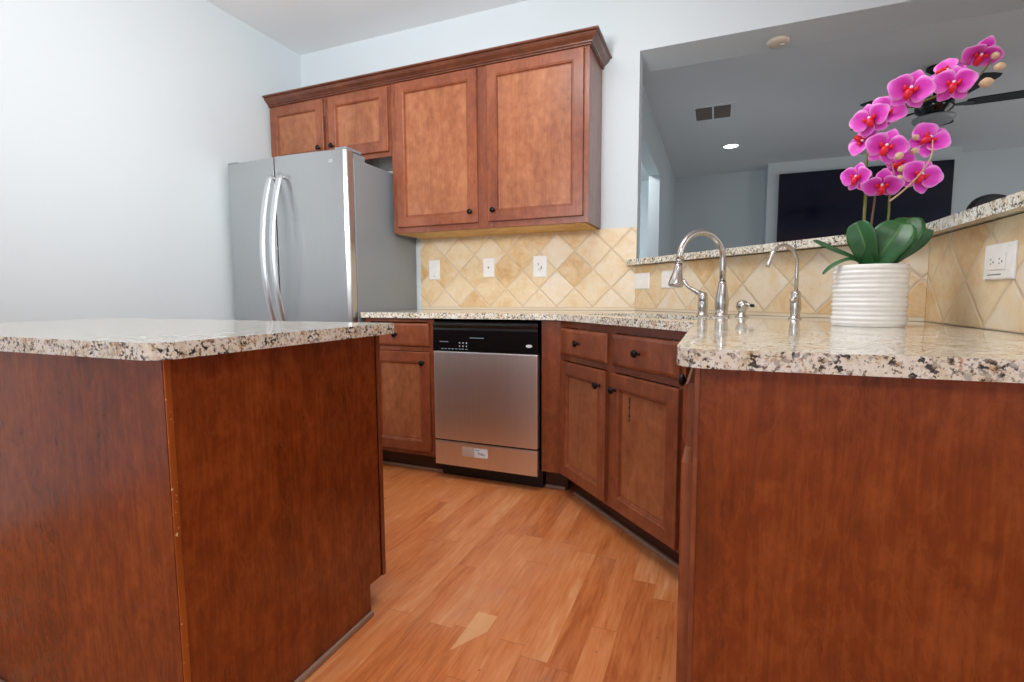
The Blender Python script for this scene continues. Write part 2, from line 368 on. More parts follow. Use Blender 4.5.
# ------------------------------------------------------------------ polygon slabs with rounded corners
def rounded(pts, radii):
    out = []; n = len(pts)
    for i, p in enumerate(pts):
        r = radii.get(i, 0); p = Vector(p)
        if not r: out.append(tuple(p)); continue
        a = (Vector(pts[i-1]) - p).normalized(); c = (Vector(pts[(i+1) % n]) - p).normalized()
        ang = a.angle(c); t = r/math.tan(ang/2); p0 = p + a*t; p1 = p + c*t
        ctr = p + (a+c).normalized()*(r/math.sin(ang/2))
        v0, v1 = p0-ctr, p1-ctr; th = v0.angle_signed(v1)
        for k in range(9):
            q = v0.copy(); q.rotate(Matrix.Rotation(-th*k/8, 2)); out.append(tuple(ctr+q))
    return out
def slab(pts, z0, z1, holes=()):
    b = bmesh.new(); loops = [pts, *holes]; rings = []
    for L in loops:
        vs = [b.verts.new((x, y, z1)) for x, y in L]
        rings.append(vs)
        for i in range(len(vs)): b.edges.new((vs[i], vs[(i+1) % len(vs)]))
    bmesh.ops.triangle_fill(b, edges=b.edges[:], use_beauty=True)
    top = b.faces[:]
    r = bmesh.ops.extrude_face_region(b, geom=top)
    for v in [g for g in r['geom'] if isinstance(g, bmesh.types.BMVert)]: v.co.z = z0
    bmesh.ops.recalc_face_normals(b, faces=b.faces)
    m = MB(); m.merge(b); return m
q = .70711
def dg(s, d):   # diagonal cabinet frame: s along front, d behind the front
    return (.7145 + q*s + q*d, -.6107 - q*s + q*d)
hole = rounded([dg(.10, .055), dg(.80, .055), dg(.80, .335), dg(.10, .335)], {0: .04, 1: .04, 2: .04, 3: .04})
ct = rounded([(-.474, -.003), (-.474, -.6407), (.702, -.6407), (1.354, -1.293), (1.354, -2.127), (2.013, -2.127), (2.013, -1.0385), (.9755, -.0118), (-.474, -.0118)][1:],
             {0: .012, 3: .05})
worktop = tag(slab(ct, .8835, .914, [hole]).obj('granite_worktop', 'granite', bevel=.011),
    'long speckled cream granite worktop running from the fridge past the sink to the right', 'worktop')
for p in worktop.data.polygons: p.use_smooth = False
tag(slab(rounded([(.914, -.0118), (1.977, -1.063-.0118), (1.977, -2.34), (2.29, -2.34), (2.29, -.935), (1.235, .12), (.9865, .12), (.9865, -.0118)], {0: .01}), 1.1735, 1.205).obj('granite_bar_ledge', 'granite', bevel=.008),
    'raised speckled granite bar ledge on top of the tiled bar wall', 'bar ledge')

# ------------------------------------------------------------------ cabinet parts
def door(x0, x1, z0, z1, parent, knob=None, mat='door_wood', extra=None):
    o = MB().nested(x0, x1, z0, z1, [(0, 0), (0, .016), (.003, .019), (.054, .019), (.057, .0165), (.061, .0165), (.0625, .0135), (.066, .0065), (.071, .0055)]); o.bm.faces.ensure_lookup_table(); o.bm.faces[-1].material_index = 1; o = o.obj('door', [mat, 'panel_wood'], parent)
    if knob: add_knob(*knob, o)
    return o
def drawer(x0, x1, z0, z1, parent, knob=None):
    o = MB().nested(x0, x1, z0, z1, [(0, 0), (0, .011), (.004, .0155), (.014, .019), (.016, .019)]).obj('drawer', 'door_wood', parent)
    if knob: add_knob(*knob, o)
    return o
def add_knob(x, z, parent, y=-.019):
    prof = [(.0085, 0), (.0085, .002), (.0045, .004), (.0045, .014), (.009, .017), (.0145, .020), (.0155, .024), (.0135, .029), (.006, .0315), (.0005, .032)]
    mx = Matrix.Translation((x, y, z)) @ Matrix.Rotation(PI/2, 4, 'X')
    return MB().lathe(prof, 20, mx).obj('knob', 'bronze', parent)
def carcass(w, d, z0, z1, parent, mat='frame_wood', left=None, right=None):
    m = MB(); m.box(0, .018, .0195, d, z0, z1).box(w-.018, w, .0195, d, z0, z1).box(.0185, w-.0185, .0195, d, z0+.001, z0+.018).box(.0185, w-.0185, d-.008, d, z0+.0185, z1)
    return m.obj('carcass', mat, parent)
def face_frame(w, z0, z1, xs, zs, parent, x00=0):
    """xs: stile spans, zs: rail spans, one joined frame board"""
    m = MB()
    for a, b in xs: m.box(a, b, 0, .019, z0, z1, .0008)
    lims = sorted(xs)
    for a, b in zs:
        for (p0, p1), (q0, q1) in zip(lims, lims[1:]):
            m.box(p1+.0002, q0-.0002, .0003, .019, a, b, .0005)
    return m.obj('face_frame', 'frame_wood', parent)

# upper cabinets ---------------------------------------------------
ua = thing('upper_cabinet', 'short stained-wood upper cabinet with two doors above the refrigerator', 'cabinet', (-1.446, -.308, 1.865))
carcass(.986, .305, 0, .441, ua)
face_frame(.986, 0, .441, [(0, .045), (.475, .535), (.95, .986)], [(0, .05), (.40, .441)], ua)
door(.018, .472, .03, .412, ua, (.440, .103)); door(.516, .972, .03, .412, ua, (.548, .103))
ub = thing('upper_cabinet', 'tall stained-wood upper cabinet with two doors above the dishwasher', 'cabinet', (-.458, -.308, 1.3925))
o = carcass(1.233, .305, .001, .9135, ub)
face_frame(1.233, 0, .9135, [(0, .05), (.57, .67), (1.185, 1.233)], [(0, .045), (.87, .9135)], ub)
door(.041, .588, .034, .888, ub, (.546, .095)); door(.650, 1.206, .034, .888, ub, (.690, .095))
MB().box(.02, 1.213, .02, .297, -.0035, .0).obj('bottom_panel', 'raw_ply', ub)
# crown moulding over both
prof = [(0, 0), (.010, 0), (.010, .006), (.006, .0075), (.006, .010), (.013, .012), (.015, .017), (.024, .024), (.033, .031), (.040, .041), (.043, .046), (.040, .0475), (.040, .049), (.050, .050), (.055, .053), (.055, .060), (0, .060)]
b = bmesh.new(); rings = []
z0 = 2.290
for px_, py_, dx, dy in ((-1.447, -.308, 0, -1), (.775, -.308, 1, -1), (.775, -.002, 1, 0)):
    rings.append([b.verts.new((px_ + dx*(o_+.001), py_ + dy*(o_+.001), z0 + h_)) for o_, h_ in prof])
for a, c in zip(rings, rings[1:]):
    for i in range(len(prof)): b.faces.new((a[i], a[(i+1) % len(prof)], c[(i+1) % len(prof)], c[i]))
b.faces.new(rings[0][::-1]); b.faces.new(rings[-1]); bmesh.ops.recalc_face_normals(b, faces=b.faces)
m = MB(); m.merge(b); tag(m.obj('crown_moulding', 'crown_wood'), 'dark stepped wooden crown moulding along the top of the upper cabinets', 'moulding')

# base cabinets ----------------------------------------------------
FY = -.6107
bl = thing('base_cabinet', 'narrow one-door base cabinet with a drawer, left of the dishwasher', 'cabinet', (-.462, FY, 0))
carcass(.461, .60, .11, .883, bl)
face_frame(.461, .11, .883, [(0, .04), (.42, .461)], [(.11, .15), (.700, .725), (.862, .883)], bl)
drawer(.04, .436, .728, .856, bl, (.225, .792)); door(.04, .436, .138, .697, bl, (.398, .640))
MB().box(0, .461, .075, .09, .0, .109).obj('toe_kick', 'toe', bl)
MB().box(0, .461, .060, .0745, 0, .018, .004).obj('shoe_moulding', 'shoe', bl)
fl = thing('cabinet_filler', 'plain vertical wooden filler strip between the dishwasher and the corner', 'filler panel', (.615, FY, 0))
MB().box(0, .099, 0, .019, .11, .883, .001).obj('panel', 'frame_wood', fl)
MB().box(0, .12, .075, .09, 0, .109).obj('toe_kick', 'toe', fl)
MB().box(0, .11, .060, .0745, 0, .018, .004).obj('shoe_moulding', 'shoe', fl)
bd = thing('base_cabinet', 'angled sink base cabinet with two doors and two drawer fronts in the corner', 'cabinet', (.7155, FY-.001, 0), -PI/4)
m = MB(); m.box(0, .018, .0195, .40, .11, .883).box(.845, .863, .0195, .40, .11, .883).box(.0185, .8445, .0195, .40, .111, .128)
m.obj('carcass', 'frame_wood', bd)
face_frame(.868, .11, .883, [(0, .04), (.405, .465), (.835, .868)], [(.11, .14), (.690, .716), (.850, .883)], bd)
drawer(.022, .418, .719, .847, bd, (.205, .785)); drawer(.458, .848, .719, .847, bd, (.640, .785))
door(.022, .415, .124, .686, bd, (.376, .622))
d4 = door(.452, .853, .124, .686, bd, (.492, .622))
m = MB()
for z, h_, r in ((.600, .012, .0035), (.588, .020, .0022), (.566, .016, .0035), (.545, .022, .0016), (.532, .012, .0042), (.516, .009, .0028)):
    m.box(.574-r, .574+r, -.0105, -.0088, z-h_/2, z+h_/2, .0006)
m.obj('scuff_mark', 'toe', d4)
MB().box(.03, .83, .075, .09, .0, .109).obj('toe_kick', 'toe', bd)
MB().box(.028, .83, .060, .0745, 0, .018, .004).obj('shoe_moulding', 'shoe', bd)
br = thing('base_cabinet', 'right end base cabinet with a broad cherry end panel facing the viewer', 'cabinet', (1.385, -1.262, 0), -PI/2)
m = MB(); m.box(0, .018, .0195, .62, .11, .883).box(.0185, .8175, .0195, .62, .111, .128).box(.0185, .8175, .612, .62, .1285, .883); m.obj('carcass', 'frame_wood', br)
face_frame(.838, .11, .883, [(0, .04), (.80, .838)], [(.11, .14), (.715, .741), (.855, .883)], br)
drawer(.03, .815, .741, .851, br, (.42, .792)); door(.03, .815, .125, .713, br, (.08, .65))
MB().prism([(.0005, .11), (.075, .11), (.075, 0), (.632, 0), (.632, .883), (.0005, .883)], 0, .006,
    mx=Matrix(((0, 0, 1, .8385), (1, 0, 0, 0), (0, 1, 0, 0), (0, 0, 0, 1)))).obj('end_panel', 'laminate', br)
MB().box(.8447, .8485, .0005, .008, .11, .883, .001).obj('corner_trim', 'frame_wood', br)
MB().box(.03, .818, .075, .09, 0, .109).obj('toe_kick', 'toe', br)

# island -----------------------------------------------------------
il = thing('kitchen_island', 'cherry island base cabinet with a honey edge trim on the left foreground', 'cabinet', (.435, -2.34, 0))
W_ = 1.36; D_ = .664
yz = Matrix(((0, 0, 1, -.006), (1, 0, 0, 0), (0, 1, 0, 0), (0, 0, 0, 1)))
MB().prism([(.0065, 0), (D_-.075, 0), (D_-.075, .10), (D_, .10), (D_, .883), (.0065, .883)], 0, .006, mx=yz).obj('end_panel', 'laminate', il)
MB().box(-W_, -.0, 0, .006, 0, .883).obj('back_panel', 'laminate', il)
MB().prism([(.0065, 0), (D_-.075, 0), (D_-.075, .10), (D_, .10), (D_, .883), (.0065, .883)], 0, .006, mx=Matrix.Translation((-W_+.006, 0, 0)) @ yz).obj('end_panel', 'laminate', il)
MB().box(-W_+.007, -.0065, .0065, D_-.02, .10, .882).obj('carcass', 'frame_wood', il)
MB().box(.0003, .0035, .001, .014, 0, .882, .001).obj('corner_trim', 'trim_wood', il)
MB().box(.0003, .0045, D_-.016, D_, .10, .882, .001).obj('edge_strip', 'frame_wood', il)
MB().box(-W_+.007, -.0065, D_-.095, D_-.08, 0, .099).obj('toe_kick', 'toe', il)
MB().box(.0005, .012, .002, D_-.075, 0, .017, .004).obj('shoe_moulding', 'shoe', il)
MB().box(-W_, .0, -.012, -.0005, 0, .017, .004).obj('shoe_moulding', 'shoe', il)
fr = MB()
for a, b_ in ((.0, .04), (.44, .48), (.88, .92), (1.313, 1.353)): fr.box(-W_+.007+a, -W_+.007+b_, D_-.0195, D_, .10, .882)
for a, b_ in ((.10, .14), (.695, .717), (.86, .882)):
    for p0, p1 in ((.04, .44), (.48, .88), (.92, 1.313)): fr.box(-W_+.007+p0, -W_+.007+p1, D_-.0195, D_, a, b_)
bmesh.ops.remove_doubles(fr.bm, verts=fr.bm.verts[:], dist=1e-5)
fr.obj('face_frame', 'frame_wood', il)
for i in range(3):
    x0 = -W_+.02+i*.447
    d = MB().nested(x0, x0+.42, .125, .69, [(0, 0), (0, .016), (.003, .019), (.054, .019), (.061, .0165), (.068, .010)]).obj('door', 'door_wood', il)
    d.rotation_euler = (0, 0, PI); d.location = (-W_+.02+.0 - (-W_), D_+.0005, 0)
    d.location.x = 2*x0 + .42 - 0 ; 
    k = add_knob(x0+.38, .63, d)
    g = MB().nested(x0, x0+.42, .72, .855, [(0, 0), (0, .011), (.014, .019)]).obj('drawer', 'door_wood', il)
    g.rotation_euler = (0, 0, PI); g.location = (2*x0+.42, D_+.0005, 0); add_knob(x0+.21, .79, g)
tag(slab(rounded([(-.955, -2.372), (.469, -2.372), (.469, -1.630), (-.955, -1.630)], {1: .045, 2: .012, 0: .03, 3: .012}), .8835, .9165).obj('granite_island_top', 'granite', bevel=.009),
    'speckled cream granite top of the island in the left foreground', 'worktop')

# ------------------------------------------------------------------ dishwasher
dw = thing('dishwasher', 'built-in stainless steel dishwasher with black control panel under the worktop', 'dishwasher', (.006, -.6107, 0))
MB().box(.004, .598, .0, .56, .105, .868, .002).obj('tub', 'black_matte', dw)
MB().box(.004, .598, .055, .30, .0, .1045).obj('kick_plate', 'black_matte', dw)
cp = MB()
cp.prism([(0, .712), (0, .868), (-.020, .868), (-.030, .860), (-.032, .850), (-.026, .836), (-.030, .824), (-.034, .712)], .003, .599,
    mx=Matrix(((0, 0, 1, 0), (1, 0, 0, 0), (0, 1, 0, 0), (0, 0, 0, 1))))
cpo = cp.obj('control_panel', 'black', dw, bevel=.002)
for i in range(6): MB().box(.055+i*.021, .068+i*.021, -.0350, -.0335, .722, .7265).obj('button', 'grey_ink', cpo)
for i in range(3):
    for j in range(2): MB().lathe([(.0032, 0), (.0032, .0015)], 10, Matrix.Translation((.165+i*.02, -.0322, .757-j*.017)) @ Matrix.Rotation(PI/2, 4, 'X')).obj('indicator_light', 'label', cpo)
for x0_, x1_, y_, za, zb in ((.045, .098, -.0338, .760, .7635), (.225, .305, -.0335, .7830, .7865), (.20, .212, -.0348, .722, .727), (.178, .190, -.0348, .722, .727)):
    MB().box(x0_, x1_, y_, y_+.0018, za, zb).obj('printed_line', 'grey_ink', cpo)
el = [(.017*math.cos(a*PI/14), .0075*math.sin(a*PI/14)) for a in range(28)]
bd_ = MB().prism(el, 0, .0025, mx=Matrix.Translation((.555, -.0335, .752)) @ Matrix.Rotation(PI/2, 4, 'X')).obj('oval_badge', 'badge', cpo)
MB().prism([(x*.72, y*.12) for x, y in el], .0025, .003, mx=Matrix.Translation((.555, -.0335, .752)) @ Matrix.Rotation(PI/2, 4, 'X')).obj('badge_script', 'grey_ink', bd_)
MB().box(.005, .597, -.030, 0, .228, .709, .004).obj('door_panel', 'steel', dw)
MB().box(.005, .597, -.022, 0, .2195, .2275).obj('seam', 'black_matte', dw)
lp = MB().box(.005, .597, -.030, 0, .087, .219, .003).obj('lower_panel', 'steel', dw)
st = MB().box(.170, .322, -.0312, -.0301, .148, .2, .0003).obj('sticker', 'label2', lp)
MB().box(.243, .322, -.0320, -.0313, .148, .196, .0002).obj('sticker_face', 'label', st)
m = MB(); m.tube([(.262+.045*k/14, -.0322, .176-.012*k/14+.006*math.sin(k*1.5)) for k in range(15)], [.0006+.0012*abs(math.sin(k*.5+.4)) for k in range(15)], 6)
m.box(.248, .275, -.0326, -.0320, .186, .1885).obj('sticker_print', 'blue_ink', st)

# ------------------------------------------------------------------ refrigerator
fx0, fx1 = -1.412, -.488
rf = thing('refrigerator', 'stainless french-door refrigerator with two bowed handles by the left wall', 'refrigerator', (fx0, -.715, 0))
Wf = fx1-fx0
MB().box(.004, Wf-.002, .085, .695, .03, 1.775, .006).obj('cabinet_body', 'fridge_side', rf)
MB().box(.03, Wf-.03, .095, .62, 0, .0295).obj('base_grille', 'black_matte', rf)
def fdoor(x0, x1, z0, z1, outer):
    pts = []; n = 24; mid = Wf/2
    f = lambda x: -.006 + .028*((x-mid)/mid)**2
    pts.append((x0, .075)); 
    xs = [x0 + (x1-x0)*i/n for i in range(n+1)]
    r = .022
    front = []
    for x in xs:
        y = f(x)
        if outer == 1 and x1-x < r: y += r - math.sqrt(max(0, r*r-(r-(x1-x))**2))
        if outer == -1 and x-x0 < r: y += r - math.sqrt(max(0, r*r-(r-(x-x0))**2))
        front.append((x, y))
    if outer == 1: front += [(x1-r+r*math.sin(a), f(x1)+r-r*math.cos(a)) for a in (.9, 1.2, 1.4, PI/2)]; front = [p for p in front if p[0] <= x1]; front.sort(key=lambda p: (p[0], p[1]))
    pts += front; pts.append((x1, .075))
    return MB().prism(pts, z0, z1)
for nm, x0, x1, outr in (('door', 0, Wf*.459-.0045, -1), ('door', Wf*.459+.0045, Wf, 1)):
    d = fdoor(x0, x1, .72, 1.812, outr).obj(nm, 'fridge_steel', rf, bevel=.0015)
    hx = x1+.004 if outr == -1 else x0+.070
    y0 = -.006
    path = []
    for k in range(25):
        u = k/24; path.append((hx, y0-.026-.082*math.sin(PI*u)**.8, .80+.905*u))
    MB().tube(path, .019, 16, squash=((1, 0, 0), .6)).tube([(hx, y0+.006, .81), (hx, y0-.028, .815)], .010, 12).tube([(hx, y0+.006, 1.69), (hx, y0-.028, 1.69)], .010, 12).obj('handle', 'handle_steel', d)
    if outr == 1:
        m = MB(); mm = Matrix.Translation((Wf-.125, .012, 1.755)) @ Matrix.Rotation(PI/2, 4, 'X')
        m.lathe([(.008, 0), (.008, .0012)], 20, mm)
        def bar(a, b_, c, e): m.box(Wf-.125+a, Wf-.125+b_, .0095, .0112, 1.755+c, 1.755+e)
        bar(.014, .0165, -.008, .008); bar(.014, .023, -.008, -.0055)
        bar(.028, .0305, -.008, .008); bar(.028, .040, .0055, .008); bar(.028, .040, -.008, -.0055); bar(.0375, .040, -.008, .001); bar(.034, .040, -.001, .001)
        m.obj('logo_badge', 'badge', d)
MB().box(0.002, Wf-.002, .004, .075, .05, .712, .008).obj('freezer_drawer', 'fridge_steel', rf)
MB().box(Wf-.085, Wf-.006, .03, .16, 1.8125, 1.828, .004).box(Wf-.075, Wf-.012, .09, .20, 1.7755, 1.812, .006).obj('hinge_cover', 'fridge_side', rf)
MB().box(.006, .085, .03, .16, 1.8125, 1.828, .004).box(.012, .075, .09, .20, 1.7755, 1.812, .006).obj('hinge_cover', 'fridge_side', rf)
MB().box(.01, Wf-.01, .0755, .0845, .05, 1.77).obj('door_gasket', 'black_matte', rf)

# ------------------------------------------------------------------ sink
sk = tag(MB().obj('x', 'steel') if False else (lambda m: m.obj('undermount_sink', 'steel', loc=(.7155, FY-.001, 0), rz=-PI/4, bevel=.003))(
    MB().box(.085, .0975, .043, .347, .70, .8825).box(.8025, .815, .043, .347, .70, .8825).box(.0977, .8023, .043, .0525, .70, .8825).box(.0977, .8023, .3375, .347, .70, .8825).box(.0977, .8023, .0527, .3373, .70, .706)),
    'stainless undermount sink set into the angled corner worktop', 'sink')

# ------------------------------------------------------------------ faucets  (local -Y = towards the sink)
def arc(cx, cz, r, a0, a1, n=18): return [(0, cx+r*math.cos(a0+(a1-a0)*k/n), cz+r*math.sin(a0+(a1-a0)*k/n)) for k in range(n+1)]
fa = thing('kitchen_faucet', 'tall brushed nickel gooseneck pull-down faucet over the sink', 'faucet', (1.437, -.777, .914), -PI/4-.05)
MB().lathe([(.030, 0), (.030, .006), (.024, .010), (.0245, .03), (.027, .05), (.0265, .07), (.022, .10), (.0165, .128), (.0155, .133), (.0155, .140)], 28).obj('body', 'nickel', fa)
R_ = .106
pth = [(0, 0, .135), (0, 0, .19), (0, 0, .218)] + arc(-R_, .226, R_, 0, PI*1.02)
MB().tube(pth, .0125, 18).obj('gooseneck_spout', 'nickel', fa)
e = Vector((0, -2*R_, .222)); dn = Vector((0, -.16, -1)).normalized()
rot = dn.to_track_quat('Z', 'Y').to_matrix().to_4x4()
hd = MB().lathe([(.0135, 0), (.0145, .006), (.0115, .008), (.0115, .014), (.0145, .018), (.015, .03), (.018, .05), (.025, .075), (.0285, .092), (.028, .100), (.024, .104)], 26, Matrix.Translation(e) @ rot).obj('spray_head', 'nickel', fa)
MB().lathe([(.0148, 0), (.0148, .003)], 22, Matrix.Translation(e + dn*.0145) @ rot).obj('collar_ring', 'black_matte', hd)
lv = thing('faucet_handle', 'brushed nickel single lever faucet control left of the gooseneck', 'faucet handle', (1.364, -.704, .914), -PI/4)
MB().lathe([(.025, 0), (.025, .005), (.0195, .009), (.019, .02), (.0215, .035), (.0205, .055), (.0185, .060), (.0195, .063), (.020, .078), (.0185, .090), (.012, .098), (.001, .101)], 26).obj('body', 'nickel', lv)
MB().tube([(0, 0, .085), (-.018, -.012, .098), (-.038, -.026, .112), (-.054, -.036, .124), (-.064, -.043, .142), (-.070, -.047, .154)], [.013, .011, .0075, .0065, .0085, .006], 14).obj('lever', 'nickel', lv)
sd = thing('soap_dispenser', 'small brushed nickel soap dispenser pump right of the gooseneck faucet', 'soap dispenser', (1.509, -.849, .914), -PI/4)
MB().lathe([(.024, 0), (.024, .004), (.019, .008), (.0135, .016), (.0125, .022), (.014, .026), (.020, .034), (.0225, .044), (.021, .056), (.014, .064), (.001, .067)], 24).obj('body', 'nickel', sd)
m = MB().tube([(.012, 0, .052), (.028, .0, .050), (.040, 0, .047)], [.008, .0065, .005], 12); m.obj('spout', 'nickel', sd)
MB().lathe([(.006, 0), (.006, .012)], 12, Matrix.Translation((.040, 0, .047)) @ Matrix.Rotation(PI/2+.15, 4, 'Y')).obj('spout_tip', 'black_matte', sd)
ff = thing('filter_faucet', 'slim brushed nickel filtered water faucet with hooked spout left of the orchid', 'faucet', (1.677, -.937, .914), -PI/4-.02)
MB().lathe([(.022, 0), (.022, .004), (.016, .008), (.0155, .02), (.0185, .035), (.0185, .055), (.016, .075), (.0165, .090), (.014, .097), (.006, .1)], 24).obj('body', 'nickel', ff)
pth = [(0, 0, .097), (0, 0, .15), (0, 0, .200), (0, -.002, .210)] + arc(-.066, .193, .064, .30, PI*.93, 16) + [(0, -.137, .192), (0, -.142, .182)]
MB().tube(pth, [.0065]*2 + [.0062]*(len(pth)-3) + [.0072], 14).obj('hooked_spout', 'nickel', ff)
MB().tube([(0, 0, .072), (.004, -.010, .070), (.010, -.026, .066)], [.009, .010, .010], 14).lathe([(.003, -.008), (.011, -.005), (.012, .003), (.006, .008)], 16, Matrix.Translation((.010, -.026, .066))).obj('valve_knob', 'nickel', ff)

# ------------------------------------------------------------------ outlet and switch plates (local: faces -Y, origin at plate centre)
def plate(name, label, cat, loc, rz, kind, horiz=False, w=.084, h=.130, group=None):
    if horiz: w, h = h, w
    t_ = thing(name, label, cat, loc, rz)
    MB().nested(-w/2, w/2, -h/2, h/2, [(0, .0003), (0, .003), (.003, .0062), (.005, .0065)]).obj('cover_plate', 'plastic', t_)
    def bx_(m, x0, x1, z0, z1, y0=-.0092, y1=-.0066, b=.0006):
        if horiz: x0, x1, z0, z1 = z0, z1, x0, x1
        return m.box(x0, x1, y0, y1, z0, z1, b)
    if kind == 'rocker':
        bx_(MB(), -.017, .017, -.033, .033).obj('rocker', 'plastic', t_)
        bx_(MB(), -.005, .005, -.046, -.042, -.0072, -.0064, 0).obj('indicator', 'slot', t_)
    if kind == 'rocker_plain':
        bx_(MB(), -.017, .017, -.033, .033).obj('rocker', 'plastic', t_)
    if kind == 'jack':
        MB().box(-.009, .009, -.0085, -.0066, -.009, .009, .001).obj('jack_frame', 'plastic', t_)
        MB().box(-.005, .005, -.0090, -.0086, -.005, .005).obj('jack_opening', 'slot', t_)
    if kind == 'combo':
        m = bx_(MB(), -.018, .018, -.034, .034); r = m.obj('receptacle', 'plastic', t_)
        for x0, x1, a, b_ in ((-.010, -.007, .004, .022), (-.006, -.003, -.024, -.010), (.007, .013, -.018, .002), (.003, .006, -.030, -.024)): bx_(MB(), x0, x1, a, b_, -.0097, -.0091, 0).obj('slot', 'slot', r)
    if kind == 'duplex':
        m = bx_(MB(), -.018, .018, -.036, .036); r = m.obj('receptacle', 'plastic', t_)
        for c in (-.019, .019):
            for a, b_, x0, x1 in ((c-.009, c-.005, .004, .007), (c-.008, c-.005, -.006, -.003), (c+.003, c+.007, -.003, .001)): bx_(MB(), x0, x1, a, b_, -.0097, -.0091, 0).obj('slot', 'slot', r)
        MB().box(-.044, .018, -.0072, -.0064, -.0305, -.0285).obj('printed_line', 'slot', t_)
    return t_
yt = -.0101
plate('light_switch', 'white upright switch plate beside the refrigerator, leftmost on the back wall', 'switch plate', (-.349, yt, 1.181), 0, 'rocker', w=.083)
plate('wall_jack', 'white upright plate with a small centre jack, middle of the back wall three', 'wall plate', (.054, yt, 1.185), 0, 'jack', w=.079, h=.122)
plate('power_outlet', 'white upright outlet plate under the right end of the upper cabinet', 'outlet', (.402, yt, 1.184), 0, 'combo', w=.089, h=.132)
def dgl(s, z): return (.985 + q*s - q*.0101, -q*s - q*.0101, z)
plate('light_switch', 'white sideways switch plate at the left end of the angled bar wall', 'switch plate', dgl(.070, 1.083), -PI/4, 'rocker_plain', True, w=.090, h=.128)
plate('light_switch', 'white sideways switch plate behind the gooseneck spray head', 'switch plate', dgl(.302, 1.085), -PI/4, 'rocker_plain', True, w=.092, h=.128)
plate('power_outlet', 'white sideways duplex outlet on the right bar wall beside the orchid', 'outlet', (2.027-.0101, -1.474, 1.073), -PI/2, 'duplex', True, w=.083, h=.132)

# ------------------------------------------------------------------ orchid
pc = Vector((1.799, -1.337, .9142))
orc = thing('potted_orchid', 'artificial pink orchid in a white ribbed pot on the granite worktop', 'potted plant', pc)
def P(x, y, z): return Vector((x, y, z)) - pc
pr = [(.080, 0), (.0835, .003)]
nrib = 13; hp = .163
for i in range(nrib):
    z = .004 + i*(hp-.006)/nrib; dz = (hp-.006)/nrib
    r0 = .0845 + .0015*math.sin(i*1.9)
    pr += [(r0-.002, z), (r0+.0005, z+dz*.25), (r0+.0012, z+dz*.5), (r0+.0005, z+dz*.75)]
pr += [(.0835, hp), (.079, hp+.001), (.077, hp-.006), (.077, hp-.02), (.001, hp-.021)]
MB().lathe(pr, 56, cap=False).obj('pot', 'ceramic', orc)
MB().lathe([(.076, hp-.020), (.074, hp-.012), (.04, hp-.006), (.001, hp-.004)], 24, cap=False).obj('soil', 'soil', orc)
def set_rim(o, vals):
    a = o.data.attributes.new('rim', 'FLOAT', 'POINT')
    for i, v in enumerate(vals): a.data[i].value = v
def petal_grid(L, Wd, base, cup, nu=9, nv=7, shape=1.0, flip=0):
    """petal in local XZ, growing along +Z, facing -Y"""
    vs = []; rim = []
    for i in range(nu+1):
        u = i/nu
        wd = Wd*(math.sin(PI*min(1, u**shape*.97+.03))**.6) if u > 0 else base
        wd = max(wd, base*(1-u)) if u < .3 else wd
        if i == nu: wd = Wd*.30
        for j in range(nv):
            v = j/(nv-1)*2-1
            x = v*wd/2; z = L*u*(1-.06*v*v)
            y = -cup*(v*v)*.5*wd - cup*.25*math.sin(PI*u)*L + .0006*math.sin(9*v+7*u)
            vs.append(Vector((x, y, z))); rim.append(max(u**3, abs(v)**2.5, .0)*.9)
    return vs, rim, nu, nv
